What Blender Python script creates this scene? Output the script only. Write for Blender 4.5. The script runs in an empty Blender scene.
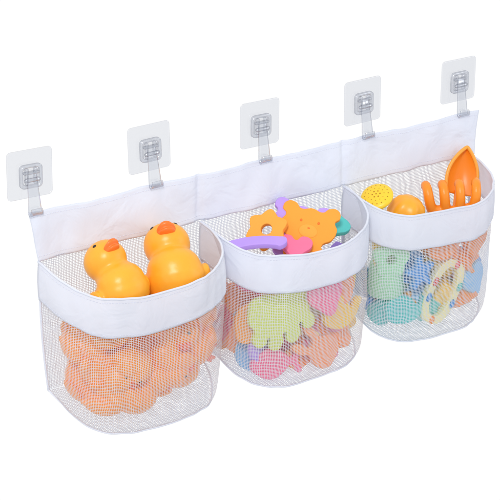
import bpy, bmesh, math, random
from mathutils import Vector, Matrix, Euler, noise
random.seed(7)
S = 0.01   # everything is modelled in centimetres and brought to metres at the end
scene = bpy.context.scene
scene.view_settings.view_transform = 'Standard'
scene.view_settings.look = 'None'
COL = scene.collection
E1 = Vector((.831, -.556, 0)); E2 = Vector((.2172, .3247, .9205)); E3 = Vector((-.5118, -.7649, .3907))
def sv(a, b, c): return E1*a + E2*b + E3*c

# ------------------------------------------------------------------ materials
def new_mat(name):
    m = bpy.data.materials.new(name); m.use_nodes = True
    nt = m.node_tree; nt.nodes.clear()
    out = nt.nodes.new('ShaderNodeOutputMaterial')
    return m, nt, out
def L(nt, a, b): nt.links.new(a, b)

def plastic(name, col, rough=.38, sss=.1, var=.10, bump=.02, bscale=25):
    m, nt, out = new_mat(name)
    p = nt.nodes.new('ShaderNodeBsdfPrincipled')
    tc = nt.nodes.new('ShaderNodeTexCoord')
    nz = nt.nodes.new('ShaderNodeTexNoise'); nz.inputs['Scale'].default_value = 40; nz.inputs['Detail'].default_value = 3
    L(nt, tc.outputs['Object'], nz.inputs['Vector'])
    mx = nt.nodes.new('ShaderNodeMix'); mx.data_type = 'RGBA'
    mx.inputs[6].default_value = (*[c*(1-var) for c in col], 1)
    mx.inputs[7].default_value = (*[min(1, c*(1+var)) for c in col], 1)
    L(nt, nz.outputs['Fac'], mx.inputs[0]); L(nt, mx.outputs[2], p.inputs['Base Color'])
    p.inputs['Roughness'].default_value = rough
    p.inputs['Subsurface Weight'].default_value = sss
    p.inputs['Subsurface Radius'].default_value = (1, .5, .3)
    p.inputs['Subsurface Scale'].default_value = .006
    n2 = nt.nodes.new('ShaderNodeTexNoise'); n2.inputs['Scale'].default_value = bscale*20; n2.inputs['Detail'].default_value = 4
    L(nt, tc.outputs['Object'], n2.inputs['Vector'])
    b = nt.nodes.new('ShaderNodeBump'); b.inputs['Strength'].default_value = bump*5; b.inputs['Distance'].default_value = .0005
    L(nt, n2.outputs['Fac'], b.inputs['Height']); L(nt, b.outputs['Normal'], p.inputs['Normal'])
    L(nt, p.outputs[0], out.inputs[0])
    return m

def fabric(name, col):
    m, nt, out = new_mat(name)
    uv = nt.nodes.new('ShaderNodeTexCoord')
    d = nt.nodes.new('ShaderNodeBsdfDiffuse'); t = nt.nodes.new('ShaderNodeBsdfTranslucent')
    mix = nt.nodes.new('ShaderNodeMixShader'); mix.inputs[0].default_value = .33
    nz = nt.nodes.new('ShaderNodeTexNoise'); nz.inputs['Scale'].default_value = 12; nz.inputs['Detail'].default_value = 5
    L(nt, uv.outputs['Object'], nz.inputs['Vector'])
    mx = nt.nodes.new('ShaderNodeMix'); mx.data_type = 'RGBA'
    mx.inputs[6].default_value = (*[c*.97 for c in col], 1); mx.inputs[7].default_value = (*[min(1, c*1.02) for c in col], 1)
    L(nt, nz.outputs['Fac'], mx.inputs[0])
    L(nt, mx.outputs[2], d.inputs[0]); L(nt, mx.outputs[2], t.inputs[0])
    w1 = nt.nodes.new('ShaderNodeTexWave'); w1.bands_direction = 'X'; w1.inputs['Scale'].default_value = 6
    w2 = nt.nodes.new('ShaderNodeTexWave'); w2.bands_direction = 'Y'; w2.inputs['Scale'].default_value = 6
    L(nt, uv.outputs['UV'], w1.inputs['Vector']); L(nt, uv.outputs['UV'], w2.inputs['Vector'])
    ad = nt.nodes.new('ShaderNodeMath'); ad.operation = 'ADD'
    L(nt, w1.outputs['Fac'], ad.inputs[0]); L(nt, w2.outputs['Fac'], ad.inputs[1])
    b = nt.nodes.new('ShaderNodeBump'); b.inputs['Strength'].default_value = .12; b.inputs['Distance'].default_value = .0003
    L(nt, ad.outputs[0], b.inputs['Height'])
    n3 = nt.nodes.new('ShaderNodeTexNoise'); n3.inputs['Scale'].default_value = 24; n3.inputs['Detail'].default_value = 3; n3.inputs['Distortion'].default_value = .8
    L(nt, uv.outputs['Object'], n3.inputs['Vector'])
    b2 = nt.nodes.new('ShaderNodeBump'); b2.inputs['Strength'].default_value = .6; b2.inputs['Distance'].default_value = .006
    L(nt, n3.outputs['Fac'], b2.inputs['Height']); L(nt, b.outputs[0], b2.inputs['Normal'])
    L(nt, b2.outputs[0], d.inputs['Normal']); L(nt, b2.outputs[0], t.inputs['Normal'])
    L(nt, d.outputs[0], mix.inputs[1]); L(nt, t.outputs[0], mix.inputs[2]); L(nt, mix.outputs[0], out.inputs[0])
    return m

def netting(name, col, period=.205, width=.255, trans=.2):
    m, nt, out = new_mat(name)
    tc = nt.nodes.new('ShaderNodeTexCoord')
    nz = nt.nodes.new('ShaderNodeTexNoise'); nz.inputs['Scale'].default_value = .35; nz.inputs['Detail'].default_value = 2
    L(nt, tc.outputs['UV'], nz.inputs['Vector'])
    sc = nt.nodes.new('ShaderNodeVectorMath'); sc.operation = 'SCALE'; sc.inputs['Scale'].default_value = .45
    L(nt, nz.outputs['Color'], sc.inputs[0])
    ad = nt.nodes.new('ShaderNodeVectorMath'); ad.operation = 'ADD'
    L(nt, tc.outputs['UV'], ad.inputs[0]); L(nt, sc.outputs[0], ad.inputs[1])
    sp = nt.nodes.new('ShaderNodeSeparateXYZ'); L(nt, ad.outputs[0], sp.inputs[0])
    res = []
    for k in range(2):
        a = nt.nodes.new('ShaderNodeMath'); a.operation = 'PINGPONG'; a.inputs[1].default_value = period/2
        L(nt, sp.outputs[k], a.inputs[0])
        r = nt.nodes.new('ShaderNodeMapRange')
        r.inputs['From Min'].default_value = period/2*(width-.05); r.inputs['From Max'].default_value = period/2*(width+.05)
        r.inputs['To Min'].default_value = 1; r.inputs['To Max'].default_value = 0
        L(nt, a.outputs[0], r.inputs['Value']); res.append(r.outputs[0])
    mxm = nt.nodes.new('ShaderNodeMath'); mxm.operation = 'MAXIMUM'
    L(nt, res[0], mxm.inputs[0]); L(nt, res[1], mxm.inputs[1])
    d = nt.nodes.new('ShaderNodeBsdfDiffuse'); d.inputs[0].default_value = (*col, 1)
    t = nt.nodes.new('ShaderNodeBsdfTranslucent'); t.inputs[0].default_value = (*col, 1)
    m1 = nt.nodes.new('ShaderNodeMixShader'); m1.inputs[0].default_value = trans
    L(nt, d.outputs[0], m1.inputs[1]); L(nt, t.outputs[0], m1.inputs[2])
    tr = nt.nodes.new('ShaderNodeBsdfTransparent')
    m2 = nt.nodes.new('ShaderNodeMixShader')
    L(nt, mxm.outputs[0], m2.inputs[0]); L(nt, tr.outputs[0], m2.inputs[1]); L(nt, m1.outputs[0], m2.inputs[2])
    L(nt, m2.outputs[0], out.inputs[0])
    return m

def clear(name, face, edge, gl=.10):
    m, nt, out = new_mat(name)
    lw = nt.nodes.new('ShaderNodeLayerWeight'); lw.inputs[0].default_value = .35
    nz = nt.nodes.new('ShaderNodeTexNoise'); nz.inputs['Scale'].default_value = 60
    tc = nt.nodes.new('ShaderNodeTexCoord'); L(nt, tc.outputs['Object'], nz.inputs['Vector'])
    mx = nt.nodes.new('ShaderNodeMix'); mx.data_type = 'RGBA'
    mx.inputs[6].default_value = (*face, 1); mx.inputs[7].default_value = (*edge, 1)
    L(nt, lw.outputs['Facing'], mx.inputs[0])
    tr = nt.nodes.new('ShaderNodeBsdfTransparent'); L(nt, mx.outputs[2], tr.inputs[0])
    g = nt.nodes.new('ShaderNodeBsdfGlossy'); g.inputs['Roughness'].default_value = .05; g.inputs[0].default_value = (.95, .96, .99, 1)
    b = nt.nodes.new('ShaderNodeBump'); b.inputs['Strength'].default_value = .3; b.inputs['Distance'].default_value = .002
    L(nt, nz.outputs['Fac'], b.inputs['Height']); L(nt, b.outputs['Normal'], g.inputs['Normal'])
    ms = nt.nodes.new('ShaderNodeMixShader'); ms.inputs[0].default_value = gl
    L(nt, tr.outputs[0], ms.inputs[1]); L(nt, g.outputs[0], ms.inputs[2]); L(nt, ms.outputs[0], out.inputs[0])
    return m

M_white = fabric('white_cloth', (.89, .915, .985))
M_net = netting('white_netting', (.73, .76, .83))
M_netb = netting('shaded_white_netting', (.60, .63, .70), width=.31, trans=.35)  # same white net, with the back panels' shade put into a greyer colour
M_pad = clear('clear_pad', (.955, .96, .97), (.68, .69, .73))
M_boss = clear('clear_boss', (.97, .975, .985), (.42, .43, .47), .22)
M_arm = clear('clear_arm', (.975, .98, .99), (.56, .58, .63), .25)
M_thread = plastic('sewing_thread', (.74, .76, .86), .8, 0)
C = dict(orange=(.97, .29, .015), duck=(1.0, .42, .025), beak=(.95, .19, .02), black=(.02, .012, .01), yellow=(.97, .62, .03),
         lime=(.70, .78, .16), pink=(.93, .18, .33), red=(.85, .12, .08), purple=(.50, .32, .86), teal=(.10, .58, .54),
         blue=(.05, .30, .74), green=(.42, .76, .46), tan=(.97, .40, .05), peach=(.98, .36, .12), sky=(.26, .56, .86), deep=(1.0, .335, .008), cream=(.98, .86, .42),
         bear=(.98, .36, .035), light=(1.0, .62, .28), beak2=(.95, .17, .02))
MF = {k: plastic('foam_'+k, v, .75, 0, .06, .08, 60) for k, v in C.items()}
MP = {k: plastic('vinyl_'+k, v, .36, .1, .06) for k, v in C.items()}
MPi = {k: plastic('vinyl_inner_'+k, v, .36, 0, .06) for k, v in C.items()}

# ------------------------------------------------------------------ helpers
def obj_from(name, me, mat, smooth=True):
    ob = bpy.data.objects.new(name, me); COL.objects.link(ob)
    me.materials.clear(); me.materials.append(mat)
    if smooth:
        for p in me.polygons: p.use_smooth = True
    return ob
def bake(ob):
    dg = bpy.context.evaluated_depsgraph_get(); dg.update()
    return bpy.data.meshes.new_from_object(ob.evaluated_get(dg))
def finish(ob, smooth=True):
    me = bake(ob); mat = ob.data.materials[0] if len(ob.data.materials) else None
    ob.modifiers.clear(); ob.data = me
    if mat:
        me.materials.clear(); me.materials.append(mat)
    if smooth:
        for p in me.polygons: p.use_smooth = True
    return ob
def child(ob, parent): ob.parent = parent; return ob

def blob(name, ells, mat, vox=.16, it=8):
    bm = bmesh.new()
    for e in ells:
        c, r = e[0], e[1]; rot = e[2] if len(e) > 2 else (0, 0, 0)
        M = Matrix.Translation(c) @ Euler([math.radians(a) for a in rot]).to_matrix().to_4x4() @ Matrix.Diagonal((*r, 1))
        bmesh.ops.create_icosphere(bm, subdivisions=3, radius=1, matrix=M)
    me = bpy.data.meshes.new(name); bm.to_mesh(me); bm.free()
    ob = obj_from(name, me, mat)
    r = ob.modifiers.new('r', 'REMESH'); r.mode = 'VOXEL'; r.voxel_size = vox
    s = ob.modifiers.new('s', 'SMOOTH'); s.iterations = it; s.factor = .5
    return finish(ob)

def sheet(name, nu, nv, fn, mat, thick=0):
    vs, uvs, fs = [], [], []
    for j in range(nv+1):
        for i in range(nu+1):
            co, uv = fn(i/nu, j/nv); vs.append(co); uvs.append(uv)
    for j in range(nv):
        for i in range(nu):
            a = j*(nu+1)+i; fs.append((a, a+1, a+nu+2, a+nu+1))
    me = bpy.data.meshes.new(name); me.from_pydata(vs, [], fs)
    ul = me.uv_layers.new(name='UVMap')
    for lp in me.loops: ul.data[lp.index].uv = uvs[lp.vertex_index]
    ob = obj_from(name, me, mat)
    if thick:
        s = ob.modifiers.new('s', 'SOLIDIFY'); s.thickness = thick; s.offset = 0
        finish(ob)
    return ob

def tube(name, pts, rad, mat, seg=8):
    bm = bmesh.new(); rings = []
    n = len(pts); pts = [Vector(p) for p in pts]
    up = Vector((0.13, 0.2, 1)).normalized()
    for i, p in enumerate(pts):
        t = (pts[min(i+1, n-1)] - pts[max(i-1, 0)])
        t = t.normalized() if t.length > 1e-6 else Vector((0, 0, 1))
        a = up - t*up.dot(t)
        if a.length < .05: a = Vector((1, 0, 0)) - t*t.x
        a.normalize(); b = t.cross(a); up = a
        r = rad(i/(n-1)) if callable(rad) else rad
        rings.append([bm.verts.new(p + (a*math.cos(2*math.pi*k/seg) + b*math.sin(2*math.pi*k/seg))*r) for k in range(seg)])
    for i in range(n-1):
        for k in range(seg):
            bm.faces.new((rings[i][k], rings[i][(k+1) % seg], rings[i+1][(k+1) % seg], rings[i+1][k]))
    for ring, sgn in ((rings[0], -1), (rings[-1], 1)):
        c = sum((v.co for v in ring), Vector())/seg
        t = (pts[1]-pts[0]) if sgn < 0 else (pts[-1]-pts[-2]); t = t.normalized()*sgn
        rr = (ring[0].co-c).length
        mid = [bm.verts.new(c+(v.co-c)*.7+t*rr*.7) for v in ring]; tip = bm.verts.new(c+t*rr)
        for k in range(seg):
            bm.faces.new((ring[k], ring[(k+1) % seg], mid[(k+1) % seg], mid[k])); bm.faces.new((mid[k], mid[(k+1) % seg], tip))
    bmesh.ops.recalc_face_normals(bm, faces=bm.faces)
    me = bpy.data.meshes.new(name); bm.to_mesh(me); bm.free()
    return obj_from(name, me, mat)
def spline(pts, n=6):
    P = [Vector(p) for p in pts]; out = []
    for i in range(len(P)-1):
        p0 = P[max(i-1, 0)]; p1 = P[i]; p2 = P[i+1]; p3 = P[min(i+2, len(P)-1)]
        for k in range(n):
            t = k/n
            out.append(.5*((2*p1)+(p2-p0)*t+(2*p0-5*p1+4*p2-p3)*t*t+(-p0+3*p1-3*p2+p3)*t**3))
    out.append(P[-1]); return out

def join(name, obs, mat):
    bm = bmesh.new()
    for o in obs:
        t = o.data.copy(); t.transform(o.matrix_basis); bm.from_mesh(t)
    me = bpy.data.meshes.new(name); bm.to_mesh(me); bm.free()
    for o in obs: bpy.data.objects.remove(o)
    return obj_from(name, me, mat)

def outline(name, loops, mat, thick=.7, bev=.1):
    cu = bpy.data.curves.new(name, 'CURVE'); cu.dimensions = '2D'; cu.fill_mode = 'BOTH'
    cu.extrude = thick/2-bev; cu.bevel_depth = bev; cu.bevel_resolution = 2; cu.resolution_u = 8; cu.offset = -bev
    for lp in loops:
        sp = cu.splines.new('BEZIER'); sp.bezier_points.add(len(lp)-1); sp.use_cyclic_u = True
        for bp, p in zip(sp.bezier_points, lp):
            bp.co = (p[0], p[1], 0); bp.handle_left_type = bp.handle_right_type = 'AUTO'
    tmp = bpy.data.objects.new(name+'tmp', cu); COL.objects.link(tmp)
    me = bake(tmp); bpy.data.objects.remove(tmp)
    bm = bmesh.new(); bm.from_mesh(me); bmesh.ops.remove_doubles(bm, verts=bm.verts, dist=.002); bm.to_mesh(me); bm.free()
    me.name = name
    return obj_from(name, me, mat, smooth=False)

def circ(x, y, r, n=8): return [(x+r*math.cos(2*math.pi*k/n), y+r*math.sin(2*math.pi*k/n)) for k in range(n)]
def basis(x, z):
    z = Vector(z).normalized(); x = Vector(x); x = (x - z*x.dot(z)).normalized(); y = z.cross(x)
    return Matrix((x, y, z)).transposed()
def pose(ob, loc, x, z, sc=1):
    R = basis(x, z)
    ob.rotation_mode = 'QUATERNION'; ob.rotation_quaternion = R.to_quaternion(); ob.location = loc; ob.scale = (sc,)*3
    return R
def tag(ob, label, cat, group=None):
    ob['label'] = label; ob['category'] = cat
    if group: ob['group'] = group
def copy_thing(root):
    r = root.copy(); COL.objects.link(r)
    for c in root.children:
        k = c.copy(); COL.objects.link(k); k.parent = r
        for g in c.children:
            q = g.copy(); COL.objects.link(q); q.parent = k
    return r

# ------------------------------------------------------------------ wall (setting)
m, nt, out = new_mat('glowing_white')
em = nt.nodes.new('ShaderNodeEmission'); em.inputs[0].default_value = (1, 1, 1, 1); em.inputs[1].default_value = 1.02  # emission put in so the wall glows white, hides shadows and backlights the pockets
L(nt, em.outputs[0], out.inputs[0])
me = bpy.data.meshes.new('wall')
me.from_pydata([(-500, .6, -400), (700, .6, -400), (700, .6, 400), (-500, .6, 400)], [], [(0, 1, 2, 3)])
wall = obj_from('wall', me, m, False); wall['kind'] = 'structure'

# ------------------------------------------------------------------ organizer
org = bpy.data.objects.new('hanging_organizer', None); COL.objects.link(org)
org.location = (33, 0, -28)
tag(org, "white three-pocket mesh bath toy organizer hanging from five clear adhesive hooks", "toy organizer")
OFF = Vector((-33, 0, 28))
def to_org(ob, parent=None):
    ob.data.transform(Matrix.Translation(OFF)); ob.parent = parent or org; return ob
HOOKX = [0, 15.7, 31.4, 47.1, 62.8]
BX = [0.0, 22.0, 43.6, 64.6]
DEPS = [10.0, 10.0, 8.9]
ZT = -4.2
def header_y(x, z):
    w = .38*noise.noise(Vector((x*.16, z*.18, 3))) + .15*noise.noise(Vector((x*.5, z*.25, 9)))
    for h in HOOKX:
        w -= .18*math.exp(-((x-h-.3)/(.5+(-z-4.2)*.35))**2)
    for b in BX[1:3]:
        w += .35*math.exp(-((x-b)/.45)**2)
    return -.54 + w
def header_fn(u, v):
    top = ZT
    xl = -1.0 + 1.0*v**.8; xr = 65.6 - .3*v
    x = xl + (xr-xl)*u
    s = math.sin(math.pi*((x/15.7) % 1.0))
    z = ZT - .30*s*(1-v) - 6.25*v + .12*noise.noise(Vector((x*.4, v, 1)))
    return (x, min(-.1, header_y(x, z)), z), (x, z)
header = sheet('header_strip', 420, 26, header_fn, M_white, .14); to_org(header)

def stitches(name, f, length, step=.36, dash=.25, r=.032):
    bm = bmesh.new(); n = int(length/step)
    for i in range(n):
        a = Vector(f((i)*step/length)); b = Vector(f(min(1, (i*step+dash)/length)))
        d = b-a
        if d.length < 1e-4: continue
        M = Matrix.Translation((a+b)/2) @ d.to_track_quat('Z', 'Y').to_matrix().to_4x4() @ Matrix.Diagonal((r, r, d.length/2, 1))
        bmesh.ops.create_icosphere(bm, subdivisions=1, radius=1, matrix=M)
    me = bpy.data.meshes.new(name); bm.to_mesh(me); bm.free()
    return obj_from(name, me, M_thread)
def hs(v):
    def f(t):
        c = header_fn(t, v)[0]; return (c[0], c[1]-.085, c[2])
    return f
to_org(stitches('stitching', hs(.10), 66), header); to_org(stitches('stitching', hs(.90), 65), header)

EXP = .68
NE = 2/EXP
SAG = 4.0
TAP = .03
def plan(k, th, off=0.0, t=0.0):
    x0, x1 = BX[k], BX[k+1]; dep = DEPS[k]
    cx = (x0+x1)/2 + .1; a = (x1-x0)/2 - .08
    tp = 1 - TAP*t + .03*math.sin(math.pi*t)
    c, s = math.cos(th), math.sin(th)
    X = -math.copysign(abs(c)**EXP, c)*a*tp; Y = -(abs(s)**EXP)*dep*tp
    w = 1 + (.050*noise.noise(Vector((th*2.0+k*9, t*1.6, k*3.3))) + .020*noise.noise(Vector((th*6+k*5, t*2.5, 2))))*abs(math.sin(th))
    n = Vector((math.copysign(abs(X/a)**(NE-1), X), math.copysign(abs(Y/dep)**(NE-1), Y))); n = n.normalized() if n.length > 0 else n
    return cx + X*w + n.x*off, min(-.55, Y*w + n.y*off - .5)
def ztop(k, th): return -10.55 - 2.7*abs(math.sin(th))**1.1 + .45*noise.noise(Vector((th*1.9, k*4.1, 0)))*math.sin(th)
def zbot(th): return -27.2 - SAG*abs(math.sin(th))**.6
def zfloor(k, y): return -27.2 - SAG*min(1, max(0, -y)/DEPS[k])**.92
BH = 4.7
RB = 2.2
INS = .95
def arcs(k, off=0):
    A = [0]; p = Vector(plan(k, 0, off))
    for i in range(1, 181):
        q = Vector(plan(k, math.pi*i/180, off)); A.append(A[-1]+(q-p).length); p = q
    return A
def foot(x, y, d, cx):
    if d < RB:
        q = 1-math.sqrt(max(0, 1-(1-max(0, d)/RB)**2))
        ln = Vector((x-cx, y+.5)); sc = 1-INS*q*min(1, max(0, -y-.5)/2.5)/max(ln.length, .1); x = cx+ln.x*sc; y = -.5+ln.y*sc
    return x, y
for k in range(3):
    A = arcs(k)
    def arc(u, A=A):
        f = u*180; i = min(int(f), 179); return A[i] + (A[i+1]-A[i])*(f-i)
    def front(u, v, k=k, arc=arc):
        th = math.pi*u; zt = ztop(k, th)-BH+.5; zb = zbot(th)
        z = zt + (zb-zt)*v; t = (ztop(k, th)-z)/17
        x, y = plan(k, th, 0, t)
        x, y = foot(x, y, z-zb, (BX[k]+BX[k+1])/2)
        return (x, y, z), (arc(u), z)
    pk = sheet('pocket', 160, 60, front, M_net)
    def bottom(u, v, k=k):
        (x, y, z), _ = front(u, 1.0)
        s = 1-v; cx = (BX[k]+BX[k+1])/2
        X = cx+(x-cx)*s; Y = -.6+(y+.6)*s
        return (X, Y, zfloor(k, Y)+(z-zfloor(k, y))*s - .03-.3*(1-s)), (X, Y)
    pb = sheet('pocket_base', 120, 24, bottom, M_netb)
    def band(u, v, k=k, arc=arc):
        th = math.pi*u; zt = ztop(k, th); z = zt - BH*v
        x, y = plan(k, th, .13 + .12*math.sin(math.pi*v), (zt-z)/17)
        return (x, y, z), (arc(u), z)
    bd = sheet('trim_band', 180, 22, band, M_white, .13)
    def rim(t, k=k):
        th = math.pi*t; x, y = plan(k, th, .13, 0); return (x, y, ztop(k, th)+.02)
    rm = tube('rim_piping', [rim(i/160) for i in range(161)], .15, M_white, 8)
    ft = tube('base_piping', [Vector(front(i/160, .99)[0]) for i in range(161)], .12, M_white, 8)
    def side(th, k=k): return [(plan(k, th, 0, j/20)[0], -.62, ztop(k, 0)+(zbot(0)-ztop(k, 0))*j/20) for j in range(21)]
    sl = tube('side_piping', side(0), .15, M_white, 8); sr = tube('side_piping', side(math.pi), .15, M_white, 8)
    def sb(v, A=A):
        def f(t, v=v, k=k):
            s_ = min(1, max(0, t))*A[-1]
            i = next((j for j in range(180) if A[j+1] >= s_), 179); fr = (s_-A[i])/max(1e-6, A[i+1]-A[i])
            th = math.pi*(i+fr)/180; zt = ztop(k, th)
            x, y = plan(k, th, .235+.12*math.sin(math.pi*v), BH*v/17); return (x, y, zt-BH*v)
        return f
    s1 = stitches('stitching', sb(.09), A[-1]); s2_ = stitches('stitching', sb(.93), A[-1])
    def back(u, v, k=k):
        x0 = plan(k, 0, 0, v)[0]; x1 = plan(k, math.pi, 0, v)[0]
        x = x0+(x1-x0)*u; z = -10.2 + (-27.2+10.2)*v
        return (x, -.45+.15*noise.noise(Vector((x*.2, z*.2, 5))), z), (x, z)
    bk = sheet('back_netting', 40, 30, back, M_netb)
    to_org(pk)
    for o in (pb, bd, rm, ft, sl, sr, bk, s1, s2_): to_org(o, pk)

# ------------------------------------------------------------------ hooks
def rsq(w, h, r, n=5):
    pts = []
    for cx, cy, a0 in ((w/2-r, h/2-r, 0), (-w/2+r, h/2-r, 90), (-w/2+r, -h/2+r, 180), (w/2-r, -h/2+r, 270)):
        for i in range(n):
            a = math.radians(a0+90*i/(n-1)); pts.append((cx+r*math.cos(a), cy+r*math.sin(a)))
    return pts
def polyplate(name, loops, mat, thick, bev):
    cu = bpy.data.curves.new(name, 'CURVE'); cu.dimensions = '2D'; cu.fill_mode = 'BOTH'
    cu.extrude = thick/2-bev; cu.bevel_depth = bev; cu.bevel_resolution = 2; cu.offset = -bev
    for lp in loops:
        sp = cu.splines.new('POLY'); sp.points.add(len(lp)-1); sp.use_cyclic_u = True
        for q, p in zip(sp.points, lp): q.co = (p[0], p[1], 0, 1)
    t = bpy.data.objects.new('t', cu); COL.objects.link(t); me = bake(t); bpy.data.objects.remove(t)
    o = obj_from(name, me, mat, False)
    me.transform(Matrix.Rotation(math.radians(90), 4, 'X'))
    return o
hk = bpy.data.objects.new('adhesive_hook', None); COL.objects.link(hk); hk.location = (0, .45, 0)
tag(hk, "clear plastic square adhesive hook stuck to the white wall", "hook", "clear adhesive hooks on the wall")
pad = child(polyplate('adhesive_pad', [rsq(5.7, 5.8, .5)], M_pad, .2, .08), hk)
b1 = polyplate('b1', [rsq(2.8, 2.8, .5), rsq(2.1, 2.1, .4)], M_boss, .5, .08)
b2 = polyplate('b2', [rsq(.35, 2.0, .12)], M_boss, .5, .06); b2.location = (-.55, -.05, -.0)
b3 = polyplate('b3', [rsq(.35, 2.0, .12)], M_boss, .5, .06); b3.location = (.55, -.05, 0)
b4 = polyplate('b4', [rsq(2.0, .3, .1)], M_boss, .5, .06); b4.location = (0, -.1, .45)
b5 = tube('b5', [(-.8, -.35, -.35), (.8, -.35, -.35)], .25, M_boss, 12)
bs = child(join('hook_socket', [b1, b2, b3, b4, b5], M_boss), hk); bs.location = (0, -.3, -.2)
def armf(u, v):
    prof = spline([(-.45, .3, 0), (-.62, -.4, 0), (-.75, -1.4, 0), (-.9, -2.4, 0), (-1.0, -3.2, 0), (-1.1, -4.0, 0), (-1.25, -4.5, 0), (-1.5, -4.5, 0), (-1.65, -4.15, 0), (-1.6, -3.75, 0)], 5)
    f = v*(len(prof)-1); i = min(int(f), len(prof)-2); q = f-i
    p = prof[i].lerp(prof[i+1], q)
    w = .65 + .4*min(1, v/.6)
    if v > .75: w -= .2*(v-.75)/.25
    return ((u-.5)*2*w*.8, p[0], p[1]), (u, v)
arm = sheet('hook_arm', 6, 45, armf, M_arm, .2); child(arm, hk)
bpy.context.view_layer.update()
for i, hx in enumerate(HOOKX):
    h = hk if i == 0 else copy_thing(hk)
    h.location = (hx, .45, 0)
    h.rotation_euler = (0, math.radians([1.5, -1, .5, -1, 0][i]), 0)

# ------------------------------------------------------------------ packing toys into a pocket by relaxation
def pack(k, n, r, fixed=(), ztop_=-15, seed=1, it=400, clear_front=()):
    rnd = random.Random(seed); dep = DEPS[k]
    cx = (BX[k]+BX[k+1])/2+.1; a = (BX[k+1]-BX[k])/2-.2
    rw = r*.8
    P = []
    for i in range(n):
        th = rnd.uniform(.2, 2.9); q = rnd.uniform(.3, .9)
        P.append(Vector((cx-math.cos(th)*(a-r)*q, -math.sin(th)*(dep-r)*q-r*.5, rnd.uniform(-27, ztop_-r))))
    for s in range(it):
        for p in P: p.z -= .05
        for i in range(n):
            for j in range(i+1, n):
                d = P[i]-P[j]; l = d.length
                if l < 2*r and l > 1e-4:
                    d *= (2*r-l)/l*.45; P[i] += d; P[j] -= d
            for (f, fr) in fixed:
                d = P[i]-Vector(f); l = d.length
                if l < r+fr and l > 1e-4: P[i] += d*((r+fr-l)/l*.8)
        for p in P:
            ex = abs(p.x-cx)/(a-rw); ey = abs(p.y+.5)/(dep-rw); l = (ex**NE+ey**NE)**(1/NE)
            if l > 1: p.x = cx+(p.x-cx)/l; p.y = -.5+(p.y+.5)/l
            p.y = min(p.y, -.7-r*.7)
            for fx_, fy_, fz_, hw, hh in clear_front:
                if abs(p.x-fx_) < hw and abs(p.z-fz_) < hh: p.y = max(p.y, fy_+1.9)
            p.z = min(max(p.z, zfloor(k, p.y-rw)+r*.6), ztop_)
    return P
def contain(root, k, it=40):
    """slide a toy (and shrink it a touch if it must) until nothing crosses the pocket's cloth"""
    dep = DEPS[k]; cx = (BX[k]+BX[k+1])/2+.1; a0 = (BX[k+1]-BX[k])/2-.08
    local = []
    if root.type == 'MESH': local += [v.co.copy() for i, v in enumerate(root.data.vertices) if i % 6 == 0]
    for c in root.children:
        cq = c.rotation_quaternion if c.rotation_mode == 'QUATERNION' else c.rotation_euler.to_quaternion()
        Mc = Matrix.LocRotScale(c.location, cq, c.scale)
        local += [Mc @ v.co for i, v in enumerate(c.data.vertices) if i % 4 == 0]
    for s in range(it):
        M = Matrix.LocRotScale(root.location, root.rotation_quaternion, root.scale)
        px, nx_, py, ny_, pz = 0, 0, 0, 0, 0
        for q in local:
            p = M @ q
            if p.y > -.75: ny_ = max(ny_, p.y+.75)
            if p.z < -11.2:
                t = (-11.2-p.z)/17; tp = 1-TAP*t+.03*math.sin(math.pi*min(1, t))-.022
                lo = zfloor(k, p.y)
                if p.z < lo+.12: pz = max(pz, lo+.12-p.z)
                x, y = p.x, p.y
                d = p.z-lo; infl = 0
                if d < RB: infl = INS*(1-math.sqrt(max(0, 1-(1-max(0, d)/RB)**2)))
                A_ = a0*tp-.2-infl; B_ = dep*tp-.2-infl
                ex = (x-cx)/A_; ey = (y+.5)/B_; l = (abs(ex)**NE+abs(ey)**NE)**(1/NE)
                if l > 1:
                    ddx = (x-cx)*(1-1/l); ddy = (y+.5)*(1-1/l)
                    px = max(px, ddx); nx_ = max(nx_, -ddx); py = max(py, -ddy)
        if max(px, nx_, py, ny_, pz) < .04: return
        if s > 14 and ((px > .03 and nx_ > .03) or (py > .03 and ny_ > .03) or s % 8 == 7):
            root.scale = root.scale*.97
        root.location = root.location + Vector((nx_-px, py-ny_, pz))*.7

# ------------------------------------------------------------------ rubber ducks
db = blob('rubber_duck', [((0, 0, 0), (3.4, 3.2, 2.6)), ((1.2, 0, .6), (2.5, 2.8, 2.4)), ((1.75, 0, 3.75), (2.45, 2.4, 2.2)), ((1.3, 0, 2.0), (2.1, 2.15, 1.8)),
     ((-2.9, 0, .9), (1.4, 1.3, .9), (0, 30, 0)), ((-3.6, 0, 1.5), (.6, .8, .55), (0, 45, 0)),
     ((-.6, 3.0, .5), (2.0, .6, 1.3), (0, 12, 8)), ((-.6, -3.0, .5), (2.0, .6, 1.3), (0, 12, -8)), ((-2.2, 3.0, 1.1), (.9, .45, .5), (0, 25, 12)), ((-2.2, -3.0, 1.1), (.9, .45, .5), (0, 25, -12))],
     MP['duck'], .15, 7)
bk_ = blob('beak', [((3.95, 0, 3.65), (1.05, 1.0, .34), (0, -8, 0)), ((3.9, 0, 3.3), (.85, .85, .25), (0, 8, 0)), ((3.7, 0, 3.5), (.8, 1.0, .5)), ((4.6, 0, 3.8), (.42, .62, .17), (0, -25, 0))], MP['beak'], .08, 3)
child(bk_, db)
def eye(s):
    bm = bmesh.new()
    c = Vector((1.75, 0, 3.75)); n = Vector((.70, s*.52, .50)).normalized()
    p = c + Vector((n.x*2.40, n.y*2.35, n.z*2.16))
    M = Matrix.Translation(p) @ n.to_track_quat('Z', 'Y').to_matrix().to_4x4() @ Matrix.Diagonal((.23, .23, .10, 1))
    bmesh.ops.create_uvsphere(bm, u_segments=16, v_segments=8, radius=1, matrix=M)
    me = bpy.data.meshes.new('eye'); bm.to_mesh(me); bm.free()
    return child(obj_from('eye', me, MP['black']), db)
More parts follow.
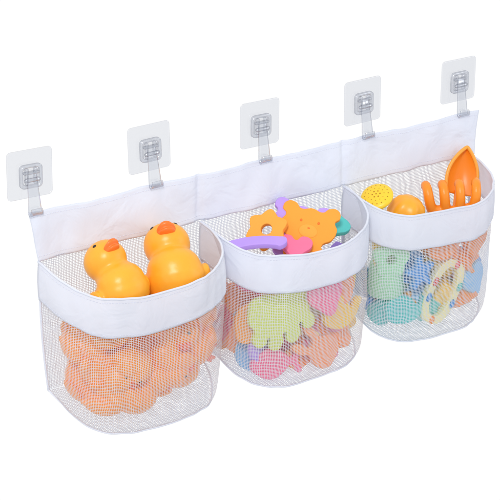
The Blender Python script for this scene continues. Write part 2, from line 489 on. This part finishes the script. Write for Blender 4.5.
eye(1); eye(-1)
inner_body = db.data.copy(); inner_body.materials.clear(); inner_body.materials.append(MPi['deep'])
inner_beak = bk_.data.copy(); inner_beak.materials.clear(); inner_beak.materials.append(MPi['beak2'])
HC = Vector((1.75, 0, 3.75))
def put_duck(root, loc, f, up, sc=1, head=False, label=None):
    R = pose(root, loc, f, up, sc)
    if head: root.location = Vector(loc) - R @ HC*sc
    else: root.location = Vector(loc) - R @ Vector((.4, 0, 1.2))*sc
    tag(root, label or "orange rubber duck packed behind the white netting", "rubber duck", "orange rubber ducks in a mesh pocket")
d2 = copy_thing(db)
put_duck(db, (6.0, -5.6, -10.7), sv(.30, .70, .64), sv(-.58, .62, -.40), 1.08, True, "orange rubber duck poking out of pocket with beak tilted up")
put_duck(d2, (16.4, -5.0, -11.0), sv(-.02, .72, .68), sv(-.26, .68, -.68), 1.17, True, "orange rubber duck sitting at the pocket rim, wings out, beak raised")
contain(db, 0); contain(d2, 0)
rnd = random.Random(12)
rows = []
for j, x in enumerate((3.2, 8.5, 13.8, 19.1)):
    rows.append((x, -8.2, -28.6, 0)); rows.append((x+(.5 if j < 2 else -.3), -7.9, -22.8, 0))
for j, x in enumerate((5.8, 11.2, 16.6)):
    rows.append((x, -7.2, -17.8, 0))
for j, x in enumerate((2.6, 8.0, 13.6, 19.2)):
    rows.append((x, -2.9, -26.2, 1)); rows.append((x, -2.9, -20.2, 1))
for i, (x, y, z, bkrow) in enumerate(rows):
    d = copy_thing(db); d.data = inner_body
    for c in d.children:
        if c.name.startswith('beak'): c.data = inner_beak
    yaw = rnd.choice([-2.3, -1.9, -1.2, -.8, -.2, -2.9]) + rnd.uniform(-.2, .2)
    up = Vector((rnd.uniform(-.6, .6), rnd.uniform(-.5, .3), 1)) if z > -18 or rnd.random() < .7 else Vector((rnd.uniform(-.6, .6), -1, .4))
    f = Vector((math.cos(yaw), math.sin(yaw), rnd.uniform(-.15, .45)))
    put_duck(d, (x, y, z), f, up, .86 if z < -18 else .68); contain(d, 0)

# ------------------------------------------------------------------ foam pieces
def flower(R, n, a, ph=0, N=None):
    N = N or n*4
    return [(R*(1+a*math.cos(n*t+ph))*math.cos(t), R*(1+a*math.cos(n*t+ph))*math.sin(t)) for t in [2*math.pi*k/N for k in range(N)]]
bear = [(-2.4, -3.6), (-2.3, -2.4), (-2.0, -1.6), (-3.1, -.6), (-3.5, .7), (-3.1, 1.7), (-3.6, 2.3), (-3.2, 3.3), (-2.1, 3.3), (-1.4, 2.7), (0, 2.95), (1.4, 2.7), (2.1, 3.3), (3.2, 3.3), (3.6, 2.3), (3.1, 1.7), (3.5, .7), (3.1, -.6), (2.0, -1.6), (2.3, -2.4), (2.4, -3.6), (0, -4.0)]
fish = [(-3.6, 0), (-2.4, 1.5), (-.5, 2.1), (1.3, 1.2), (2.2, .5), (3.6, 1.7), (3.3, 0), (3.6, -1.7), (2.2, -.5), (1.3, -1.2), (-.5, -2.1), (-2.4, -1.5)]
star = [((2.9 if k % 2 == 0 else 1.5)*math.cos(math.pi*k/5+math.pi/2), (2.9 if k % 2 == 0 else 1.5)*math.sin(math.pi*k/5+math.pi/2)) for k in range(10)]
heart = [(0, -2.8), (-1.5, -1.4), (-2.7, .4), (-2.3, 2), (-1, 2.3), (0, 1.3), (1, 2.3), (2.3, 2), (2.7, .4), (1.5, -1.4)]
hand = [(-4.4, 1.6), (-3.8, 3.2), (-1.9, 3.6), (0, 3.3), (1.8, 3.6), (3.6, 3.0), (4.4, 1.6), (4.2, .2), (4.8, -1.0), (4.4, -2.2), (3.3, -2.2), (2.8, -1.2), (2.6, -2.6), (1.8, -3.7), (.7, -3.4), (.4, -2.0), (.0, -3.3), (-.9, -4.2), (-1.9, -3.7), (-1.9, -2.2), (-2.5, -3.0), (-3.6, -3.1), (-4.2, -2.1), (-3.8, -.8), (-4.4, .2)]
rabbit = [(-1.6, -2.6), (-2.1, -.8), (-1.4, .6), (-1.9, 2.4), (-1.4, 3.6), (-.7, 2.8), (-.4, 1.2), (.4, 1.2), (.9, 2.8), (1.6, 3.5), (1.9, 2.3), (1.4, .6), (2.1, -.8), (1.6, -2.6), (0, -3)]
whale2 = [(-3.4, -.6), (-3.2, 1.2), (-1.6, 2.2), (.6, 1.9), (2.0, .7), (2.6, 1.8), (3.6, 2.2), (3.5, .8), (2.9, -.6), (1.4, -1.9), (-.8, -2.3), (-2.6, -1.8)]
def crescent(R0, R1, a0, a1, n=9):
    o = [(R1*math.cos(a), R1*math.sin(a)) for a in [a0+(a1-a0)*k/n for k in range(n+1)]]
    i = [(R0*math.cos(a), R0*math.sin(a)) for a in [a1+(a0-a1)*k/n for k in range(n+1)]]
    return o+i
cres = [(x, y-8.8) for x, y in crescent(7.8, 10.0, math.radians(62), math.radians(118))]
GF = "flat foam bath shapes in a mesh pocket"
def foam(name, loops, col, loc, x, n, label, sc=1, thick=.8, M=MF):
    o = outline(name, loops, M[col], thick); pose(o, loc, x, n, sc); tag(o, label, "foam bath toy", GF); contain(o, 1); return o
br = foam('foam_bear', [bear], 'bear', (34.8, -5.2, -13.1), sv(.95, -.2, 0), sv(.05, .30, 1), "orange foam bear head cutout leaning over, with round ears", sc=1.0)
for nm, c_, px_, py_, r3 in (('muzzle', 'tan', 0, -.1, (1.2, .9, .14)), ('eye', 'beak', -1.1, 1.15, (.17, .2, .06)), ('eye', 'beak', 1.1, 1.15, (.17, .2, .06)), ('nose', 'beak', 0, .25, (.32, .2, .16))):
    g = blob(nm, [((0, 0, 0), r3)], MF[c_], .05, 1); g.location = (px_, py_, .40); child(g, br)
foam('foam_bear', [bear], 'purple', (34.0, -4.2, -12.9), sv(.93, -.25, 0), sv(.05, .30, 1), "lilac foam bear cutout stacked just behind the orange bear", sc=1.0)
foam('foam_flower', [flower(2.4, 6, .12), circ(0, 0, .7)], 'tan', (30.0, -3.2, -12.5), sv(.9, .3, 0), sv(-.25, .35, .9), "orange foam flower with a round hole, leaning on the bear")
foam('foam_crescent', [cres], 'purple', (26.0, -5.4, -12.8), sv(.95, -.10, -.2), sv(-.05, .85, .55), "long curved lilac foam piece lying along the pocket rim", sc=.86)
foam('foam_heart', [heart], 'pink', (31.8, -6.8, -13.9), sv(.9, -.1, 0), sv(.1, .75, .7), "pink foam heart lying below the bear", sc=.75)
foam('foam_leaf', [flower(1.6, 3, .12)], 'teal', (39.6, -4.6, -13.6), sv(.9, -.2, 0), sv(.2, .6, .8), "small teal foam leaf beside the bear")
foam('foam_star', [star], 'sky', (38.8, -3.0, -13.6), sv(.9, -.3, 0), sv(.0, .2, .9), "light blue foam star standing behind the bear", sc=.65)
big = foam('foam_hand', [hand], 'lime', (27.6, -9.0, -22.2), (1, 0, .06), (-.12, -1, .05), "large yellow-green foam hand shape pressed against the netting", sc=.96)
h1 = foam('foam_heart', [heart], 'pink', (34.8, -9.2, -20.4), (1, 0, .25), (.05, -1, .1), "pink foam heart pressed against the netting", sc=.95)
h2 = foam('foam_whale', [whale2], 'yellow', (38.8, -8.6, -23.8), (.9, 0, -.3), (.25, -1, .1), "yellow foam whale shape pressed against the netting", sc=.95)
h3 = foam('foam_rabbit', [rabbit], 'peach', (34.0, -9.0, -27.4), (.6, 0, .8), (0, -1, .2), "coral foam rabbit shape lying at the pocket bottom", sc=1.0)
h4 = foam('foam_fish', [fish], 'pink', (27.0, -8.8, -28.6), (1, 0, -.1), (-.1, -1, .2), "pink foam fish shape lying at the pocket bottom", sc=.95)
bl_ = big.location
kinds = [('foam_heart', [heart]), ('foam_whale', [whale2]), ('foam_rabbit', [rabbit]), ('foam_fish', [fish]), ('foam_flower', [flower(2.5, 5, .09)]), ('foam_disc', [flower(2.4, 3, .06)])]
cols = ['pink', 'peach', 'orange', 'yellow', 'purple', 'yellow', 'pink', 'cream', 'orange', 'tan', 'pink', 'yellow', 'sky', 'peach', 'cream', 'orange', 'pink']
word = dict(pink='pink', peach='peach', lime='lime green', orange='orange', purple='purple', yellow='yellow', sky='light blue', red='red', teal='teal', green='green', tan='light orange', blue='blue', cream='pale yellow')
cache = {}
rnd = random.Random(5)
fx = [((35, -4.6, -14.2), 2.0), ((30, -4, -13.5), 2), ((25.8, -5, -13.4), 2), ((31.2, -6.4, -14), 1.6)]
cf = [(bl_.x, bl_.y, bl_.z, 4.6, 4.2)] + [(h.location.x, h.location.y, h.location.z, 2.8, 2.4) for h in (h1, h2, h3, h4)]
for i, p in enumerate(pack(1, 34, 2.0, fx, -15.8, 9, clear_front=cf)):
    nm, lp = kinds[i % len(kinds)]; c = cols[(i*5+2) % len(cols)]
    key = (nm, len(lp), c)
    if key in cache:
        o = bpy.data.objects.new(nm, cache[key]); COL.objects.link(o)
    else:
        o = outline(nm, lp, MF[c], 1.0, .14); cache[key] = o.data
    pose(o, p, (rnd.uniform(-1, 1), 0, rnd.uniform(-1, 1)), (rnd.uniform(-.35, .35), -1, rnd.uniform(-.2, .5)), 1.02)
    contain(o, 1)
    tag(o, f"{word[c]} foam {nm.split('_')[1]} shape packed behind the netting", "foam bath toy", GF)

# ------------------------------------------------------------------ beach toys
G3 = "plastic beach toys in a mesh pocket"
wc = bpy.data.objects.new('watering_can', None); COL.objects.link(wc)
def lathe(name, prof, mat, seg=40, lob=0, la=0):
    bm = bmesh.new(); rings = []
    for r, z in prof:
        rings.append([bm.verts.new((r*(1+la*math.cos(lob*2*math.pi*k/seg))*math.cos(2*math.pi*k/seg), r*(1+la*math.cos(lob*2*math.pi*k/seg))*math.sin(2*math.pi*k/seg), z)) for k in range(seg)])
    for a, b in zip(rings, rings[1:]):
        for k in range(seg): bm.faces.new((a[k], a[(k+1) % seg], b[(k+1) % seg], b[k]))
    bm.faces.new(rings[0]); bm.faces.new(rings[-1])
    bmesh.ops.recalc_face_normals(bm, faces=bm.faces)
    me = bpy.data.meshes.new(name); bm.to_mesh(me); bm.free()
    return obj_from(name, me, mat)
WCL = Vector((47.6, -4.8, -22.0)); wc.location = WCL
ROSE = Vector((46.7, -3.6, -11.6)) - WCL; RN = sv(-.25, .62, .75).normalized()
wb = lathe('can_body', [(.2, -2.8), (2.2, -2.8), (2.4, -2.5), (2.4, -1), (2.2, 1.2), (1.9, 2.0), (1.7, 2.1), (1.7, 1.9)], MPi['green']); child(wb, wc)
child(tube('spout', spline([(-1.0, -.5, -1.5), (-1.2, -.2, 2), ROSE+Vector((.3, .2, -4)), ROSE-RN*1.3]), lambda t: .95-.3*t, MP['yellow'], 16), wc)
rs = lathe('rose', [(.5, -1.5), (.9, -1.0), (1.95, -.35), (2.1, -.15), (2.12, 0), (2.05, .15), (1.8, .32), (1.1, .5), (.3, .56), (.02, .57)], MP['yellow'])
bm = bmesh.new()
for rr, n in ((0, 1), (.5, 6), (1.0, 11), (1.5, 16)):
    for k in range(n):
        a = 2*math.pi*k/n; zz = .57-.10*(rr/1.0)**2 + (.02 if rr > 1.2 else 0)
        bmesh.ops.create_icosphere(bm, subdivisions=1, radius=1, matrix=Matrix.Translation((rr*math.cos(a), rr*math.sin(a), zz)) @ Matrix.Diagonal((.12, .12, .06, 1)))
me = bpy.data.meshes.new('spray_holes'); bm.to_mesh(me); bm.free()
hl = obj_from('spray_holes', me, plastic('hole_brown', (.50, .22, .01), .8, 0)); child(hl, rs); child(rs, wc)
pose(rs, ROSE, E1, RN)
wc.rotation_mode = 'QUATERNION'
tag(wc, "toy watering can with round yellow spray rose peeking over rim", "watering can", G3)

rk = bpy.data.objects.new('toy_rake', None); COL.objects.link(rk)
tines = []
for k in range(4):
    x = -2.95+1.97*k
    tines.append(tube('t', spline([(x*.86, 0, 0), (x*.95, -.4, .9), (x, -.5, 1.9), (x*1.03, -.1, 2.7), (x*1.05, .7, 3.0), (x*1.05, 1.4, 2.7)], 4), lambda t: .68-.14*t, MP['orange'], 14))
tines.append(tube('t', [(-2.6, 0, 0), (-1.2, 0, -.2), (0, 0, -.3), (1.2, 0, -.2), (2.6, 0, 0)], .62, MP['orange'], 12))
rh = join('r0', tines, MP['orange']); rm_ = rh.modifiers.new('r', 'REMESH'); rm_.mode = 'VOXEL'; rm_.voxel_size = .11
sm_ = rh.modifiers.new('s', 'SMOOTH'); sm_.iterations = 3; finish(rh); rh.name = 'rake_head'; child(rh, rk)
child(tube('handle', spline([(0, 0, -.4), (0, .1, -2), (0, .1, -4), (0, 0, -6)]), lambda t: .5+.15*math.sin(t*6), MP['orange'], 12), rk)
pose(rk, (57.2, -6.4, -14.6), sv(.97, .12, 0), sv(-.06, .93, .15), 1.05)
contain(rk, 2)
tag(rk, "orange toy rake with four rounded curved prongs at pocket rim", "toy rake", G3)

sh = bpy.data.objects.new('toy_shovel', None); COL.objects.link(sh)
def blade(u, v):
    s = u*2-1
    w = 2.6*(1-v**2.8)**.8*(.82+.18*math.sin(v*3)); w = max(w, .05)
    return (s*w, 1.5*(1-s*s)*(.25+.75*math.sin(math.pi*min(1, .15+.8*v))), -3.2+7*v), (u, v)
child(sheet('blade', 20, 30, blade, MP['orange'], .26), sh)
bl = []
for sgn in (0, 1): bl.append(tube('r', [Vector(blade(sgn, j/30)[0]) for j in range(31)], .27, MP['tan'], 8))
child(join('blade_rim', bl, MP['tan']), sh)
child(tube('handle', [(0, .5, -3), (0, .3, -5), (0, 0, -8), (0, 0, -10)], lambda t: .6-.1*t, MP['orange'], 12), sh)
pose(sh, (61.6, -2.8, -11.7), sv(.92, -.16, -.3), sv(.16, .95, 0), .90)
contain(sh, 2)
tag(sh, "orange toy shovel leaning with its pointed scoop up", "toy shovel", G3)

tt = lathe('sand_mould', [(1.9, -1.4), (2.1, -1.3), (2.15, -1.1), (2.0, .2), (1.6, 1.0), (.9, 1.4), (.05, 1.5)], MP['duck'], 48, 6, .06)
pose(tt, (50.9, -4.8, -13.8), sv(.9, .1, .3), sv(.35, .75, .4), 1.1); contain(tt, 2); tag(tt, "rounded yellow-orange sand mould partly tucked behind the rim", "sand mould", G3)

def loop(w, h, n=16):
    return [(w*math.copysign(abs(math.cos(t))**.8, math.cos(t)), h*math.copysign(abs(math.sin(t))**.8, math.sin(t))*(1)) for t in [2*math.pi*k/n+.01 for k in range(n)]]
a1 = outline('bucket_handle', [loop(2.7, 4.5), loop(1.6, 3.4)], MP['cream'], 1.0, .2)
pose(a1, (54.6, -8.0, -25.2), (.86, 0, -.52), (.0, -1, .05), 1.0)
for c_, (hx_, hy_) in (('blue', (-2.15, -1.4)), ('red', (-2.15, .8)), ('teal', (2.15, 1.4)), ('blue', (2.15, -1.0)), ('red', (.2, 3.95)), ('orange', (.0, -3.95))):
    g = blob('grip_dot', [((0, 0, 0), (.38, .65, .28))], MP[c_], .08, 2); g.location = (hx_, hy_, .56); child(g, a1)
contain(a1, 2); tag(a1, "pale yellow plastic loop handle slanting against the netting", "bucket handle", G3)
def flat3(lp, c, loc, x, sc, lab, n=(0, -1, .08)):
    o = outline('sand_mould', lp, MPi[c], 1.5, .3); pose(o, loc, x, n, sc); contain(o, 2); tag(o, lab, "sand mould", G3); return o
f1 = flat3([flower(2.5, 5, .12), circ(0, 0, .7)], 'green', (46.8, -6.4, -19.4), (1, 0, .2), .9, "pale green plastic flower sand mould against the netting", (-.45, -1, .08))
f2 = flat3([whale2], 'teal', (48.4, -7.6, -26.6), (1, 0, -.1), .85, "teal plastic whale sand mould at the pocket bottom", (-.2, -1, .1))
f3 = flat3([heart], 'orange', (60.8, -7.2, -19.4), (1, 0, -.3), .9, "orange plastic heart sand mould against the netting", (.3, -1, .1))
f4 = flat3([fish], 'orange', (55.4, -7.4, -18.6), (1, 0, .25), .95, "orange plastic fish sand mould against the netting")
f5 = flat3([star], 'blue', (51.0, -7.4, -21.8), (1, 0, .1), .8, "blue plastic star sand mould behind the netting")
f6 = flat3([heart], 'sky', (60.4, -7.0, -25.2), (1, 0, .3), .85, "light blue plastic heart sand mould against the netting", (.3, -1, .1))
def mk(nm, c):
    M_ = MPi
    if nm == 'shell': return lathe('sand_mould', [(2.5, -1.6), (2.55, -1.4), (2.2, .6), (1.8, 1.3), (1.0, 1.6), (.05, 1.7)], M_[c], 60, 8, .09)
    if nm == 'tower': return lathe('sand_mould', [(1.9, -2), (2.0, -1.8), (1.7, 0), (1.75, .1), (1.4, 1.6), (1.45, 1.7), (1.4, 2.1), (.1, 2.1)], M_[c], 40)
    if nm == 'fish': return outline('sand_mould', [fish, circ(-1.8, .5, .3)], M_[c], 1.5, .3)
    if nm == 'star': return outline('sand_mould', [star], M_[c], 1.4, .3)
    if nm == 'heart': return outline('sand_mould', [heart], M_[c], 1.4, .3)
seq = [('tower', 'orange'), ('shell', 'teal'), ('fish', 'blue'), ('shell', 'tan'), ('heart', 'green'), ('tower', 'sky'), ('fish', 'tan'), ('shell', 'green'), ('star', 'teal'), ('tower', 'yellow'), ('star', 'green'),
       ('shell', 'deep'), ('fish', 'green'), ('tower', 'teal'), ('heart', 'yellow'), ('shell', 'sky'), ('star', 'orange'), ('tower', 'blue'), ('fish', 'orange'), ('heart', 'tan'), ('shell', 'yellow'), ('star', 'sky'), ('tower', 'tan'), ('shell', 'orange'), ('heart', 'blue')]
rnd = random.Random(31)
al = a1.location
fx3 = [(tuple(WCL), 2.3), ((50.6, -4.8, -14.4), 1.8), ((56.6, -5, -14.8), 1.4), ((60.2, -4, -15.5), 1.4)]
cf3 = [(al.x, al.y, al.z, 3.6, 4.6)] + [(f.location.x, f.location.y, f.location.z, 2.4, 2.2) for f in (f1, f2, f3, f4, f5, f6)]
for (nm, c), p in zip(seq, pack(2, len(seq), 1.9, fx3, -15.8, 3, clear_front=cf3)):
    o = mk(nm, c)
    flat = nm in ('fish', 'star', 'heart')
    pose(o, p, (rnd.uniform(-1, 1), 0, rnd.uniform(-1, 1)) if flat else sv(rnd.uniform(-1, 1), rnd.uniform(-1, 1), .1), (rnd.uniform(-.4, .4), -1, rnd.uniform(-.1, .5)) if flat else sv(rnd.uniform(-.6, .6), rnd.uniform(0, 1), rnd.uniform(.2, 1)), .86)
    contain(o, 2)
    w_ = {'deep': 'deep orange'}.get(c) or word[c]
    tag(o, f"{w_} plastic {nm} sand mould packed behind the netting", "sand mould", G3)

# ------------------------------------------------------------------ centimetres -> metres
done = set()
for o in list(scene.objects):
    if o.type == 'MESH' and o.data.name not in done:
        done.add(o.data.name); o.data.transform(Matrix.Scale(S, 4))
    o.location = o.location*S

# ------------------------------------------------------------------ light
w = bpy.data.worlds.new('World'); scene.world = w; w.use_nodes = True
bg = w.node_tree.nodes['Background']; bg.inputs[0].default_value = (.93, .955, 1, 1); bg.inputs[1].default_value = .78
def area(loc, target, size, power, col):
    l = bpy.data.lights.new('softbox', 'AREA'); l.size = size; l.energy = power; l.color = col
    o = bpy.data.objects.new('softbox', l); COL.objects.link(o); o.location = loc
    o.rotation_euler = (Vector(target)-Vector(loc)).to_track_quat('-Z', 'Y').to_euler()
area((-.9, -1.5, 1.6), (.33, 0, -.15), .45, 31, (1, .99, .98))
area((1.9, -1.4, .5), (.33, 0, -.15), .9, 4, (.95, .97, 1))

# ------------------------------------------------------------------ camera
cam = bpy.data.cameras.new('Camera'); co = bpy.data.objects.new('Camera', cam); COL.objects.link(co)
cam.sensor_width = 36; cam.lens = 36*1781/500; cam.clip_start = .05; cam.clip_end = 50
R = Matrix((E1.normalized(), E2.normalized(), E3.normalized())).transposed()
co.matrix_world = Matrix.Translation(Vector((-.842, -1.702, .707))) @ R.to_4x4()
scene.camera = co
